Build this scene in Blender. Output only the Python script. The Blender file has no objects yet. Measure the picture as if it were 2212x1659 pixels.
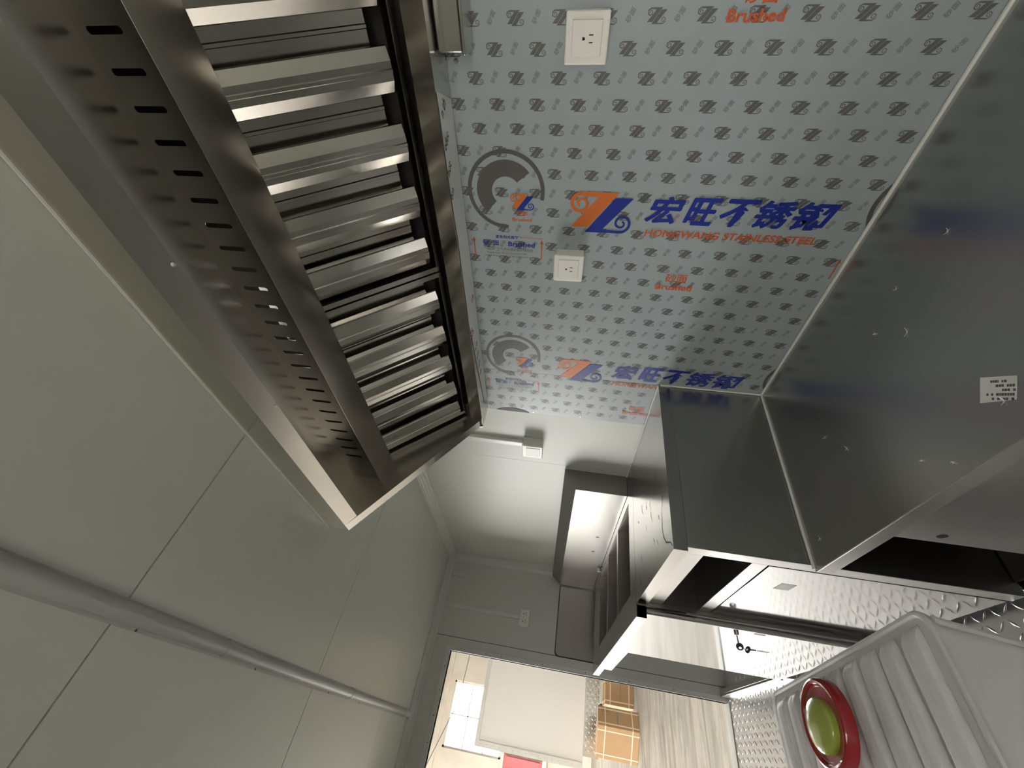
import bpy, bmesh, math, random
from mathutils import Vector, Matrix
random.seed(7)
scene = bpy.context.scene
COL = scene.collection

# ------------------------------------------------------------------ camera, sky, exposure
cam_d = bpy.data.cameras.new('camera'); cam = bpy.data.objects.new('camera', cam_d); COL.objects.link(cam)
right = Vector((0.03245171, -0.1634835, -0.98601219))
up = Vector((-0.66807445, -0.73730892, 0.10026011))
view = Vector((0.74338645, -0.65547594, 0.13314609))
M = Matrix.Identity(4)
for i in range(3):
    M[i][0] = right[i]; M[i][1] = up[i]; M[i][2] = -view[i]
M[0][3], M[1][3], M[2][3] = 0.0, 1.1648, 1.272
cam.matrix_world = M
cam_d.sensor_fit = 'HORIZONTAL'; cam_d.sensor_width = 36.0; cam_d.lens = 898.42 / 2212 * 36
cam_d.clip_start = 0.02; cam_d.clip_end = 200
scene.camera = cam

world = bpy.data.worlds.new('daylight'); scene.world = world; world.use_nodes = True
bg = world.node_tree.nodes['Background']
bg.inputs['Color'].default_value = (1.0, 0.985, 0.95, 1); bg.inputs['Strength'].default_value = 11.0

vs = scene.view_settings
vs.view_transform = 'Standard'; vs.look = 'None'; vs.gamma = 1; vs.use_curve_mapping = False; vs.exposure = 0.47

# ------------------------------------------------------------------ helpers
ORG = {}
def tag(o, label=None, cat=None, group=None, kind=None):
    if label: o['label'] = label
    if cat: o['category'] = cat
    if group: o['group'] = group
    if kind: o['kind'] = kind
    return o
def thing(name, label, cat, loc, group=None, kind=None):
    o = bpy.data.objects.new(name, None); o.empty_display_size = 0.05; COL.objects.link(o)
    o.location = loc; ORG[o.name] = Vector(loc)
    return tag(o, label, cat, group, kind)

class MB:
    def __init__(s): s.v = []; s.f = []
    def face(s, pts):
        n = len(s.v); s.v += [tuple(p) for p in pts]; s.f.append(tuple(range(n, n + len(pts)))); return s
    def mesh(s, vs, fs):
        n = len(s.v); s.v += [tuple(p) for p in vs]; s.f += [tuple(n + i for i in f) for f in fs]; return s
    def box(s, x0, x1, y0, y1, z0, z1):
        vs = [(x, y, z) for x in (x0, x1) for y in (y0, y1) for z in (z0, z1)]
        return s.mesh(vs, [(0,1,3,2),(4,6,7,5),(0,4,5,1),(2,3,7,6),(0,2,6,4),(1,5,7,3)])
    def rbox(s, x0, x1, y0, y1, z0, z1, b):
        bm = bmesh.new(); bmesh.ops.create_cube(bm, size=1)
        for v in bm.verts:
            v.co = Vector((x0 + (v.co.x + .5) * (x1 - x0), y0 + (v.co.y + .5) * (y1 - y0), z0 + (v.co.z + .5) * (z1 - z0)))
        bmesh.ops.bevel(bm, geom=bm.edges[:], offset=b, segments=2, affect='EDGES', profile=.5)
        bm.verts.index_update()
        s.mesh([tuple(v.co) for v in bm.verts], [tuple(v.index for v in f.verts) for f in bm.faces]); bm.free(); return s
    def prism(s, prof, axis, a0, a1):
        # prof: closed list of 2D points in the two other axes (in axis order), extruded a0..a1 along axis
        def p3(p, a):
            if axis == 'x': return (a, p[0], p[1])
            if axis == 'y': return (p[0], a, p[1])
            return (p[0], p[1], a)
        n = len(prof)
        vs = [p3(p, a0) for p in prof] + [p3(p, a1) for p in prof]
        fs = [(i, (i + 1) % n, n + (i + 1) % n, n + i) for i in range(n)]
        fs += [tuple(range(n))[::-1], tuple(range(n, 2 * n))]
        return s.mesh(vs, fs)
    def ribbon(s, prof, axis, a0, a1, t):
        # open 2D polyline given a sheet thickness t (offset along its normal)
        out = []
        n = len(prof)
        for i, p in enumerate(prof):
            a = prof[max(i - 1, 0)]; b = prof[min(i + 1, n - 1)]
            d = Vector((b[0] - a[0], b[1] - a[1])); d.normalize()
            out.append((p[0] - d.y * t, p[1] + d.x * t))
        return s.prism(list(prof) + out[::-1], axis, a0, a1)
    def tube(s, path, r, n=12, cap=True):
        path = [Vector(p) for p in path]; rings = []
        ref = None
        for i, p in enumerate(path):
            d = (path[min(i + 1, len(path) - 1)] - path[max(i - 1, 0)]).normalized()
            if ref is None:
                ref = d.orthogonal().normalized()
            ref = (ref - d * ref.dot(d)).normalized(); q = d.cross(ref)
            rr = r[i] if isinstance(r, (list, tuple)) else r
            rings.append([p + (ref * math.cos(2 * math.pi * k / n) + q * math.sin(2 * math.pi * k / n)) * rr for k in range(n)])
        vs = [tuple(v) for ring in rings for v in ring]
        fs = []
        for i in range(len(rings) - 1):
            for k in range(n):
                fs.append((i * n + k, i * n + (k + 1) % n, (i + 1) * n + (k + 1) % n, (i + 1) * n + k))
        if cap:
            fs.append(tuple(range(n))[::-1]); fs.append(tuple(range((len(rings) - 1) * n, len(rings) * n)))
        return s.mesh(vs, fs)
    def lathe(s, prof, c, n=40, sx=1, sy=1):
        # prof (r,z) from bottom to top around +z at c
        vs = []; fs = []; m = len(prof)
        for k in range(n):
            a = 2 * math.pi * k / n
            for r, z in prof: vs.append((c[0] + r * sx * math.cos(a), c[1] + r * sy * math.sin(a), c[2] + z))
        for k in range(n):
            k2 = (k + 1) % n
            for j in range(m - 1): fs.append((k * m + j, k2 * m + j, k2 * m + j + 1, k * m + j + 1))
        fs.append(tuple(k * m for k in range(n))[::-1]); fs.append(tuple(k * m + m - 1 for k in range(n)))
        return s.mesh(vs, fs)
    def xf(s, mat):
        s.v = [tuple(mat @ Vector(p)) for p in s.v]; return s
    def build(s, name, mat, parent=None, smooth=False, bevel=0, label=None, kind=None, segs=2):
        o0 = Vector((0, 0, 0))
        if parent is not None: o0 = ORG[parent.name]
        else:
            xs = [min(v[i] for v in s.v) for i in range(3)]; xm = [max(v[i] for v in s.v) for i in range(3)]
            o0 = Vector(((xs[0] + xm[0]) / 2, (xs[1] + xm[1]) / 2, xs[2]))
        me = bpy.data.meshes.new(name)
        me.from_pydata([(v[0] - o0.x, v[1] - o0.y, v[2] - o0.z) for v in s.v], [], s.f)
        bm = bmesh.new(); bm.from_mesh(me)
        bmesh.ops.recalc_face_normals(bm, faces=bm.faces[:]); bm.to_mesh(me); bm.free()
        me.materials.append(MAT[mat] if isinstance(mat, str) else mat)
        if smooth:
            for p in me.polygons: p.use_smooth = True
        o = bpy.data.objects.new(name, me); COL.objects.link(o)
        if parent is not None: o.parent = parent; ORG[o.name] = o0
        else: o.location = o0; ORG[o.name] = o0
        if bevel:
            b = o.modifiers.new('bevel', 'BEVEL'); b.width = bevel; b.segments = segs; b.limit_method = 'ANGLE'; b.angle_limit = math.radians(40)
        if smooth or bevel:
            try:
                me.set_sharp_from_angle(angle=math.radians(40))
            except Exception: pass
        if label: o['label'] = label
        if kind: o['kind'] = kind
        return o

def twin(o, loc):
    # same mesh data, moved by loc
    c = o.copy(); COL.objects.link(c); c.location = Vector(o.location) + Vector(loc); ORG[c.name] = ORG[o.name]
    return c

# ------------------------------------------------------------------ materials
MAT = {}
def mat(name, color, rough=.5, metal=0.0, spec=.5, noise=None, bump=None, emis=None, stretch=None, coat=0, trans=0, rough_var=0):
    m = bpy.data.materials.new(name); m.use_nodes = True; nt = m.node_tree; N = nt.nodes; L = nt.links
    p = N['Principled BSDF']
    p.inputs['Base Color'].default_value = (*color, 1); p.inputs['Roughness'].default_value = rough
    p.inputs['Metallic'].default_value = metal; p.inputs['Specular IOR Level'].default_value = spec
    if coat: p.inputs['Coat Weight'].default_value = coat; p.inputs['Coat Roughness'].default_value = .08
    if trans: p.inputs['Transmission Weight'].default_value = trans
    tc = N.new('ShaderNodeTexCoord'); mp = N.new('ShaderNodeMapping'); L.new(tc.outputs['Object'], mp.inputs['Vector'])
    if stretch: mp.inputs['Scale'].default_value = stretch
    if noise:
        sc_, amt, col2 = noise
        n = N.new('ShaderNodeTexNoise'); n.inputs['Scale'].default_value = sc_; n.inputs['Detail'].default_value = 5
        L.new(mp.outputs['Vector'], n.inputs['Vector'])
        mr = N.new('ShaderNodeMapRange'); mr.inputs['From Min'].default_value = .35; mr.inputs['From Max'].default_value = .7
        mr.inputs['To Max'].default_value = amt; L.new(n.outputs['Fac'], mr.inputs['Value'])
        mx = N.new('ShaderNodeMix'); mx.data_type = 'RGBA'; L.new(mr.outputs['Result'], mx.inputs['Factor'])
        mx.inputs['A'].default_value = (*color, 1); mx.inputs['B'].default_value = (*col2, 1)
        L.new(mx.outputs['Result'], p.inputs['Base Color'])
    if rough_var:
        n3 = N.new('ShaderNodeTexNoise'); n3.inputs['Scale'].default_value = 120; n3.inputs['Detail'].default_value = 2; L.new(mp.outputs['Vector'], n3.inputs['Vector'])
        m3 = N.new('ShaderNodeMapRange'); m3.inputs['From Min'].default_value = .1; m3.inputs['From Max'].default_value = .9
        m3.inputs['To Min'].default_value = rough - rough_var; m3.inputs['To Max'].default_value = rough + rough_var
        L.new(n3.outputs['Fac'], m3.inputs['Value']); L.new(m3.outputs['Result'], p.inputs['Roughness'])
    if bump:
        sc_, st = bump
        n2 = N.new('ShaderNodeTexNoise'); n2.inputs['Scale'].default_value = sc_; n2.inputs['Detail'].default_value = 4
        L.new(mp.outputs['Vector'], n2.inputs['Vector'])
        b = N.new('ShaderNodeBump'); b.inputs['Strength'].default_value = st; b.inputs['Distance'].default_value = .002
        L.new(n2.outputs['Fac'], b.inputs['Height']); L.new(b.outputs['Normal'], p.inputs['Normal'])
    if emis: p.inputs['Emission Color'].default_value = (*emis[0], 1); p.inputs['Emission Strength'].default_value = emis[1]
    MAT[name] = m; return m

mat('panel', (.62, .64, .595), .28, noise=(90, .3, (.61, .63, .585)))
mat('wall_panel_paint', (.61, .625, .585), .46, noise=(90, .3, (.60, .615, .575)))
mat('trim_white', (.70, .70, .67), .35, noise=(6, .3, (.54, .54, .51)))
mat('steel', (.50, .49, .47), .30, 1, rough_var=.03, stretch=(.06, 1, 1))
mat('steel_hood', (.58, .55, .505), .24, 1, noise=(200, .2, (.57, .54, .495)))
mat('steel_baffle', (.56, .54, .50), .18, 1, rough_var=.03, stretch=(.06, 1, 1))
mat('steel_top', (.43, .422, .405), .24, 1, rough_var=.03, stretch=(.06, 1, 1))
mat('steel_door', (.38, .378, .37), .09, 1, rough_var=.03, stretch=(.06, 1, 1))
mat('steel_counter', (.47, .465, .44), .27, 1, noise=(300, .2, (.46, .455, .43)))
mat('steel_sink', (.42, .39, .37), .32, 1, noise=(300, .2, (.41, .38, .36)))
mat('steel_splash', (.27, .262, .247), .38, 1, rough_var=.03, stretch=(.06, 1, 1))
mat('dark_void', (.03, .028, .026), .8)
mat('film', (.345, .392, .412), .36, noise=(90, .3, (.335, .382, .402)))
mat('film_white', (.88, .89, .88), .35)
mat('print_gray', (.118, .115, .107), .4, noise=(80, .3, (.15, .15, .14)))
mat('print_faint', (.215, .23, .23), .4)
mat('print_ring', (.105, .10, .095), .4)
mat('print_orange', (.62, .155, .03), .4)
mat('print_red_orange', (.55, .10, .03), .4)
mat('print_blue', (.010, .026, .26), .4)
mat('print_black', (.03, .03, .03), .5)
mat('print_red', (.42, .02, .03), .5)
mat('outlet', (.80, .78, .72), .38)
mat('outlet_gray', (.66, .65, .61), .4)
mat('conduit', (.46, .46, .455), .34)
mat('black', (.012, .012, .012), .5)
mat('sealant', (.80, .80, .77), .5, noise=(40, .3, (.62, .62, .59)))
mat('rubber', (.03, .03, .03), .6)
mat('checker_plate', (.80, .80, .81), .32, 1, rough_var=.03, stretch=(.06, 1, 1))
mat('paper', (.78, .78, .75), .7)
mat('shaving', (.82, .82, .78), .5)
tm = mat('tank_plastic', (.92, .91, .92), .36, noise=(8, .25, (.82, .81, .82)), bump=(30, .05))
tp0 = tm.node_tree.nodes['Principled BSDF']; tp0.inputs['Subsurface Weight'].default_value = .7; tp0.inputs['Subsurface Radius'].default_value = (1, 1, 1); tp0.inputs['Subsurface Scale'].default_value = .05
mat('red_plastic', (.40, .012, .022), .20, coat=.6)
mat('red_light', (.55, .10, .13), .25, coat=.4)
mat('green_plastic', (.44, .55, .10), .16, coat=.7, noise=(6, .35, (.48, .48, .08)))
mat('wire', (.16, .15, .17), .5)
mat('cardboard', (.40, .25, .13), .8, noise=(9, .35, (.35, .215, .11)))
mat('cardboard_pale', (.60, .53, .42), .8)
mat('strap', (.72, .58, .44), .45)
mat('outer_panel', (.60, .59, .57), .4, noise=(1.5, .3, (.56, .55, .53)))
mat('trailer_white', (.80, .79, .765), .4, noise=(1.5, .3, (.76, .75, .73)))
mat('plaster', (.62, .57, .49), .9, noise=(1.8, .55, (.48, .44, .37)))
mat('shade_roof', (.5, .5, .5), .8)
mat('red_paint', (.52, .16, .17), .6)
mat('glass', (.95, .97, .97), .02, trans=1)
mat('window_frame', (.55, .53, .50), .5)
mat('residue', (.20, .19, .18), .6)

def ground_mat():
    m = bpy.data.materials.new('streaked_concrete'); m.use_nodes = True; nt = m.node_tree; N = nt.nodes; L = nt.links
    p = N['Principled BSDF']; p.inputs['Roughness'].default_value = .55
    tc = N.new('ShaderNodeTexCoord'); mp = N.new('ShaderNodeMapping'); mp.inputs['Scale'].default_value = (3.5, .55, 1); L.new(tc.outputs['Object'], mp.inputs['Vector'])
    n = N.new('ShaderNodeTexNoise'); n.inputs['Scale'].default_value = 1.6; n.inputs['Detail'].default_value = 9; n.inputs['Roughness'].default_value = .7; n.inputs['Distortion'].default_value = 1.2
    L.new(mp.outputs['Vector'], n.inputs['Vector'])
    r = N.new('ShaderNodeValToRGB'); L.new(n.outputs['Fac'], r.inputs['Fac'])
    r.color_ramp.elements[0].position = .33; r.color_ramp.elements[0].color = (.13, .115, .095, 1)
    r.color_ramp.elements[1].position = .60; r.color_ramp.elements[1].color = (.36, .335, .285, 1)
    L.new(r.outputs['Color'], p.inputs['Base Color'])
    MAT['ground'] = m
ground_mat()

# ------------------------------------------------------------------ trailer shell
XE, ZC, YL, XB = 3.55, 2.101, 2.05, -1.35
fl = tag(MB().box(XB - .05, XE + .05, -.05, YL + .05, -.06, 0).build('floor', 'checker_plate'), kind='structure')
# raised lens shaped treads of the checker plate
def treads(x0, x1, y0, y1, z, pitch=.036, L=.0185, w=.0042, h=.0022, normal='z'):
    mb = MB(); i = 0
    nx = int((x1 - x0) / pitch); ny = int((y1 - y0) / pitch)
    for a in range(nx):
        for b in range(ny):
            cx, cy = x0 + (a + .5) * pitch, y0 + (b + .5) * pitch
            s = 1 if (a + b) % 2 else -1
            dx, dy = math.cos(math.pi / 4 * s), math.sin(math.pi / 4 * s)
            px, py = -dy, dx
            pts = [(cx + dx * L, cy + dy * L, z), (cx + px * w, cy + py * w, z), (cx - dx * L, cy - dy * L, z), (cx - px * w, cy - py * w, z),
                   (cx + dx * L * .55, cy + dy * L * .55, z + h), (cx - dx * L * .55, cy - dy * L * .55, z + h)]
            mb.mesh(pts, [(0, 1, 4), (1, 2, 5, 4), (2, 3, 5), (3, 0, 4, 5)])
    return mb
treads(.2, XE, .55, 1.75, 0).build('tread_pattern', 'checker_plate', fl, kind='stuff')

ce = MB()
hx0, hx1, hy0, hy1 = .585, .80, .325, .376         # exhaust duct opening in the roof
for (a, b, c, d) in [(XB - .05, hx0, -.05, YL + .05), (hx1, XE + .05, -.05, YL + .05), (hx0, hx1, -.05, hy0), (hx0, hx1, hy1, YL + .05)]:
    ce.box(a, b, c, d, ZC + .004, ZC + .05)
ceil_o = tag(ce.build('ceiling', 'rubber'), kind='structure')
seams = [XB, -.121, .886, 1.893, 2.905, XE]
for i in range(5):
    a, b = seams[i] + .0022, seams[i + 1] - .0022
    if i == 4: a -= .0016
    if i == 3: b -= -.0016
    mb = MB()
    if a < hx0 < b:
        for q in [(a, hx0, 0, YL), (hx1, b, 0, YL), (hx0, hx1, 0, hy0), (hx0, hx1, hy1, YL)]: mb.box(*q, ZC, ZC + .004)
    else: mb.box(a, b, 0, YL, ZC, ZC + .004)
    mb.build('ceiling_panel', 'panel', ceil_o)
du = MB()
for q in [(hx0 - .012, hx0, hy0, hy1), (hx1, hx1 + .012, hy0, hy1), (hx0, hx1, hy0 - .012, hy0), (hx0, hx1, hy1, hy1 + .012)]: du.box(*q, ZC + .05, ZC + .075)
tag(du.build('exhaust_duct', 'steel_counter'), 'square exhaust duct rising through the roof above the hood', 'duct')

wr = tag(MB().box(XB, XE, -.06, -.004, 0, ZC).build('wall_right', 'rubber'), kind='structure')
for a, b in [(XB, .9), (.9, 1.924), (1.924, XE)]:
    MB().box(a + .0008, b - .0008, -.004, 0, 0, ZC).build('wall_panel', 'wall_panel_paint', wr)

DY0, DY1, DZ = .678, 1.98, 1.925                   # doorway in the end wall
we = MB().box(XE + .004, XE + .05, 0, DY0, 0, ZC).box(XE + .004, XE + .05, DY1, YL, 0, ZC).box(XE + .004, XE + .05, DY0, DY1, DZ, ZC)
we = tag(we.build('wall_end', 'rubber'), kind='structure')
MB().box(XE, XE + .004, 0, .590, 0, ZC).build('wall_panel', 'wall_panel_paint', we)
MB().box(XE, XE + .004, .594, DY0, 0, ZC).box(XE, XE + .004, DY0, DY1, DZ, ZC).build('wall_panel', 'wall_panel_paint', we)
MB().box(XE, XE + .004, DY1, YL, 0, ZC).build('wall_panel', 'wall_panel_paint', we)

WX0, WX1, WZ0, WZ1 = -1.22, .20, .95, 1.68          # unseen serving hatch in the left wall, sized for fill light
wl = MB().box(XB, WX0, YL, YL + .05, 0, ZC).box(WX1, XE, YL, YL + .05, 0, ZC).box(WX0, WX1, YL, YL + .05, 0, WZ0).box(WX0, WX1, YL, YL + .05, WZ1, ZC)
tag(wl.build('wall_left', 'panel'), kind='structure')
tag(MB().box(XB - .05, XB, 0, YL, 0, ZC).build('wall_back', 'panel'), kind='structure')
wn = thing('window_1', None, None, (1.7, YL, WZ0), kind='structure')
fr = MB()
for q in [(WX0, WX1, WZ0 - .03, WZ0), (WX0, WX1, WZ1, WZ1 + .03)]: fr.box(q[0], q[1], YL - .012, YL + .06, q[2], q[3])
for q in [(WX0 - .03, WX0), (WX1, WX1 + .03)]: fr.box(q[0], q[1], YL - .012, YL + .06, WZ0 - .03, WZ1 + .03)
fr.build('window_frame', 'trim_white', wn)

# added unseen awning and yard wall, keeping direct sky out of the hatch
aw = thing('hatch_sky_shade', 'added white awning shading the unseen serving hatch from the sky', 'awning', (.15, YL + .06, WZ1 + .05))
MB().mesh([(WX0 - .05, YL + .06, 2.00), (WX1 + .05, YL + .06, 2.00), (WX1 + .05, YL + 1.1, 2.20), (WX0 - .05, YL + 1.1, 2.20), (WX0 - .05, YL + .06, 2.03), (WX1 + .05, YL + .06, 2.03), (WX1 + .05, YL + 1.1, 2.23), (WX0 - .05, YL + 1.1, 2.23)],
          [(0, 1, 2, 3), (4, 7, 6, 5), (0, 4, 5, 1), (1, 5, 6, 2), (2, 6, 7, 3), (3, 7, 4, 0)]).build('lid', 'outer_panel', aw)
tag(MB().box(-9, 3.7, 6.2, 6.5, -.45, 6).build('wall_sky_block', 'outer_panel'), kind='structure')  # added unseen wall, blocks the low sky facing the hatch

# doorway trim and sill
dr = thing('door_1', None, None, (XE, 1.1, 0), kind='structure')
MB().box(XE - .006, XE + .055, DY0 - .034, DY0, 0, DZ + .034).build('jamb', 'trim_white', dr, bevel=.002)
MB().box(XE - .006, XE + .055, DY1, DY1 + .034, 0, DZ + .034).build('jamb', 'trim_white', dr, bevel=.002)
MB().box(XE - .006, XE + .055, DY0, DY1, DZ, DZ + .034).build('head', 'trim_white', dr, bevel=.002)
def fasteners(name, mt, parent, spots, n, r, h, smooth=False):
    for p in spots:
        mb = MB(); screw(mb, p, n, r, h); mb.build(name, mt, parent, smooth=smooth)
def screw(mb, p, n, r=.004, h=.0015):
    n = Vector(n); mb.tube([Vector(p), Vector(p) + n * h], [r, r * .6], 10)
fasteners('screw', 'print_ring', dr, [(XE - .006, DY0 - .017, z) for z in (.35, .65, .95, 1.25, 1.55, 1.85)] + [(XE - .006, y, DZ + .017) for y in (.78, .92, 1.06, 1.2, 1.34)], (-1, 0, 0), .0035, .0015)
tag(MB().box(XE - .03, XE + .06, DY0, DY1, .0, .006).build('trim_1', 'trim_white', bevel=.002), kind='structure')

# cove trims: side wall / ceiling, end wall / ceiling, vertical corner
prof = [(0, ZC), (.052, ZC), (.052, ZC - .006), (.038, ZC - .008), (.034, ZC - .014), (.024, ZC - .018), (.018, ZC - .026), (.010, ZC - .030), (.008, ZC - .048), (0, ZC - .048)]
tag(MB().prism(prof, 'x', 1.5, XE).build('trim_2', 'trim_white'), kind='structure')
prof2 = [(XE - y, z) for y, z in prof]
tag(MB().prism(prof2, 'y', 0.0, YL).build('trim_3', 'trim_white'), kind='structure')
prof3 = [(XE, 0), (XE - .058, 0), (XE - .058, .005), (XE - .042, .007), (XE - .038, .014), (XE - .016, .028), (XE - .010, .040), (XE - .008, .055), (XE, .055)]
tag(MB().prism(prof3, 'z', .9, ZC - .048).build('trim_4', 'trim_white'), kind='structure')

# ------------------------------------------------------------------ outside: shed, neighbour trailer, boxes
GZ = -.45
tag(MB().box(-25, 40, -25, 30, GZ - .2, GZ).build('ground', 'ground'), kind='structure')
W0, W1, WB, WT = -.28, 1.35, 2.12, 3.85
sh = MB().box(16, 16.3, -9, W0, GZ, 4.6).box(16, 16.3, W1, 2.75, GZ, 4.6).box(16, 16.3, W0, W1, GZ, WB).box(16, 16.3, W0, W1, WT, 4.6)
tag(sh.build('wall_shed', 'plaster'), kind='structure')
tag(MB().box(3.75, 16.3, -9, 2.3, 4.6, 4.75).box(3.75, 6.6, 2.3, 4.9, 4.6, 4.75).box(6.6, 16.3, 2.3, 7.2, 4.6, 4.75).build('roof_shed_shade', 'shade_roof'), kind='structure')  # unseen roof, shaped to keep sky light off the ground outside the door
tag(MB().box(3.75, 8.0, 7, 7.2, GZ, 4.6).box(3.75, 3.95, 2.3, 7, GZ, 4.6).box(3.75, 3.95, -9, -.2, GZ, 4.6).box(3.75, 3.95, -.2, 2.3, 2.35, 4.6).box(3.75, 16, -9.2, -9, GZ, 4.6).build('wall_shed_block', 'plaster'), kind='structure')  # unseen side walls and closures, added to shade the parked trailer from the sky
tag(MB().box(15.9, 16, -9, 2.75, 4.0, 4.14).build('trim_5', 'plaster'), kind='structure')
w2 = thing('window_2', None, None, (16, .53, WB), kind='structure')
f2 = MB()
for q in [(W0, W1, WB, WB + .05), (W0, W1, WT - .05, WT)]: f2.box(16.05, 16.12, *q)
for y in (W0, W1 - .05): f2.box(16.05, 16.12, y, y + .05, WB, WT)
f2.build('window_frame', 'window_frame', w2)
for z in (2.66, 3.26): MB().box(16.06, 16.1, W0, W1, z - .015, z + .015).build('glazing_bar', 'window_frame', w2)
MB().box(16.06, 16.1, .54, .57, WB, WT).build('glazing_bar', 'window_frame', w2)
rd = thing('red_shutter', 'faded red corrugated shutter at the foot of the shed wall', 'shutter', (15.9, 1.9, GZ))
MB().box(15.93, 16.0, 1.2, 2.6, .92, 2.02).build('panel', 'red_paint', rd)
for k in range(5):
    MB().box(15.90, 15.93, 1.24 + k * .28, 1.36 + k * .28, .98, 1.96).build('rib', 'red_paint', rd)
MB().box(15.9, 15.99, 1.12, 2.66, 2.02, 2.10).build('frame_rail', 'window_frame', rd)
MB().box(15.9, 15.99, 1.12, 2.66, .80, .92).build('frame_rail', 'window_frame', rd)

nt_ = thing('parked_trailer', 'pale grey trailer end with a checker plate skirt seen through the doorway', 'trailer', (10.5, 0, GZ))
MB().box(10, 13.5, -2.2, 1.11, .35, 2.29).build('body', 'trailer_white', nt_)
MB().box(9.985, 10, -2.2, .99, .08, .35).build('skirt', 'steel_counter', nt_)
tp = MB()
for i in range(5):
    for k in range(48):
        y, z = -2.15 + k * .065, .10 + i * .052; s = 1 if (i + k) % 2 else -1
        d = Vector((0, math.cos(.8 * s), math.sin(.8 * s))); q = Vector((0, -d.z, d.y)); c = Vector((9.985, y, z))
        tp.mesh([c + d * .028, c + q * .009, c - d * .028, c - q * .009, c + Vector((-.005, 0, 0))], [(0, 1, 4), (1, 2, 4), (2, 3, 4), (3, 0, 4)])
tp.build('tread_pattern', 'checker_plate', nt_, kind='stuff')
MB().box(9.98, 10.0, 1.08, 1.17, .35, 2.23).build('corner_trim', 'trim_white', nt_)
MB().box(9.98, 10.0, -2.2, 1.17, 2.23, 2.30).build('roof_trim', 'trim_white', nt_)
fasteners('rivet', 'window_frame', nt_, [(9.98, 1.125, .42 + k * .118) for k in range(16)], (-1, 0, 0), .008, .004)
for y in (.4, -1.6):
    mb = MB(); mb.tube([(10.6, y, GZ + .30), (10.85, y, GZ + .30)], .30, 24); mb.build('wheel', 'rubber', nt_)

def carton(name, label, corner, e1, e2, h, marks):
    # corner: nearest base corner; e1, e2 base edge vectors
    c = Vector((corner[0], corner[1], GZ)); e1 = Vector((*e1, 0)); e2 = Vector((*e2, 0))
    t = thing(name, label, 'box', c, group='strapped cartons outside')
    def loop(lo, hi, g):
        n1 = e1.normalized() * g; n2 = e2.normalized() * g
        p = [c - n1 - n2, c + e1 + n1 - n2, c + e1 + e2 + n1 + n2, c + e2 - n1 + n2]
        return [q + Vector((0, 0, lo)) for q in p] + [q + Vector((0, 0, hi)) for q in p]
    F = [(0, 1, 2, 3), (4, 7, 6, 5), (0, 4, 5, 1), (1, 5, 6, 2), (2, 6, 7, 3), (3, 7, 4, 0)]
    MB().mesh(loop(0, h, 0), F).build('carton', 'cardboard', t, bevel=.006)
    for z in (.16, .82):
        MB().mesh(loop(h * z - .008, h * z + .008, .003), F).build('strap', 'strap', t)
    for ed, other in ((e1, e2), (e2, e1)):
        u = ed.normalized(); o = other.normalized()
        for k in (.14, .86):
            a = c + ed * k
            p = [a - u * .008 - o * .003, a + u * .008 - o * .003, a + u * .008 + other + o * .003, a - u * .008 + other + o * .003]
            MB().mesh([q + Vector((0, 0, -.001)) for q in p] + [q + Vector((0, 0, h + .003)) for q in p], F).build('strap', 'strap', t)
    if marks:
        o = e1.normalized()
        for (a, b, z0, z1) in marks:
            p0 = c + e2 * a - o * .0015; p1 = c + e2 * b - o * .0015
            MB().face([p0 + Vector((0, 0, h * z0)), p1 + Vector((0, 0, h * z0)), p1 + Vector((0, 0, h * z1)), p0 + Vector((0, 0, h * z1))]).build('print_mark', 'residue', t)
    return t
carton('cardboard_box', 'larger strapped cardboard box standing outside the doorway', (8.9, .575), (.26, .41), (.12, -.27), .67,
       [(.15, .85, .50, .53), (.8, .84, .70, .92), (.72, .76, .70, .92), (.86, .9, .70, .92)])
carton('cardboard_box', 'smaller strapped cardboard box behind the larger one outside', (9.4, .235), (.40, .02), (-.10 + .08, -.42), .50, [(.2, .8, .45, .47)])
cb = MB(); pts = [(5, -.6, 2.22), (5, 0, 2.03), (5, .483, 1.986), (5, .77, 2.001), (5, .98, 2.044), (5, 1.385, 2.186), (5, 2.4, 2.75)]
cb.tube(pts, .004, 6); cb.xf(Matrix.Identity(4))
tag(cb.build('hanging_cable', 'wire', smooth=True), 'thin dark cable hanging across the doorway view', 'cable')

# ------------------------------------------------------------------ film covered splash panel on the right wall
FX0, FX1, FZ0, FZ1 = -.75, 1.504, .545, 1.70
film = thing('protective_film', 'grey blue printed protective film over the steel panel behind the counter', 'film', (.4, 0, FZ0))
MB().box(FX0, 1.238, .0004, .0015, FZ0, FZ1).box(1.2385, FX1, .0004, .0015, .923, FZ1).build('sheet', 'film', film)
PY = .0019
_tc = {}
def text2d(s, size, shear=0, off=0, res=3):
    key = (s, shear, off, res)
    if key not in _tc:
        c = bpy.data.curves.new('t', 'FONT'); c.body = s; c.size = 1; c.offset = off; c.shear = shear; c.resolution_u = res
        o = bpy.data.objects.new('t', c); COL.objects.link(o); bpy.context.view_layer.update()
        m = bpy.data.meshes.new_from_object(o.evaluated_get(bpy.context.evaluated_depsgraph_get()))
        V = [(v.co.x, v.co.y) for v in m.vertices]; Fc = [tuple(p.vertices) for p in m.polygons]
        bpy.data.objects.remove(o); bpy.data.curves.remove(c); bpy.data.meshes.remove(m)
        x0 = min(v[0] for v in V); x1 = max(v[0] for v in V); y0 = min(v[1] for v in V); y1 = max(v[1] for v in V)
        _tc[key] = (V, Fc, x0, x1, y0, y1)
    return _tc[key]
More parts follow.
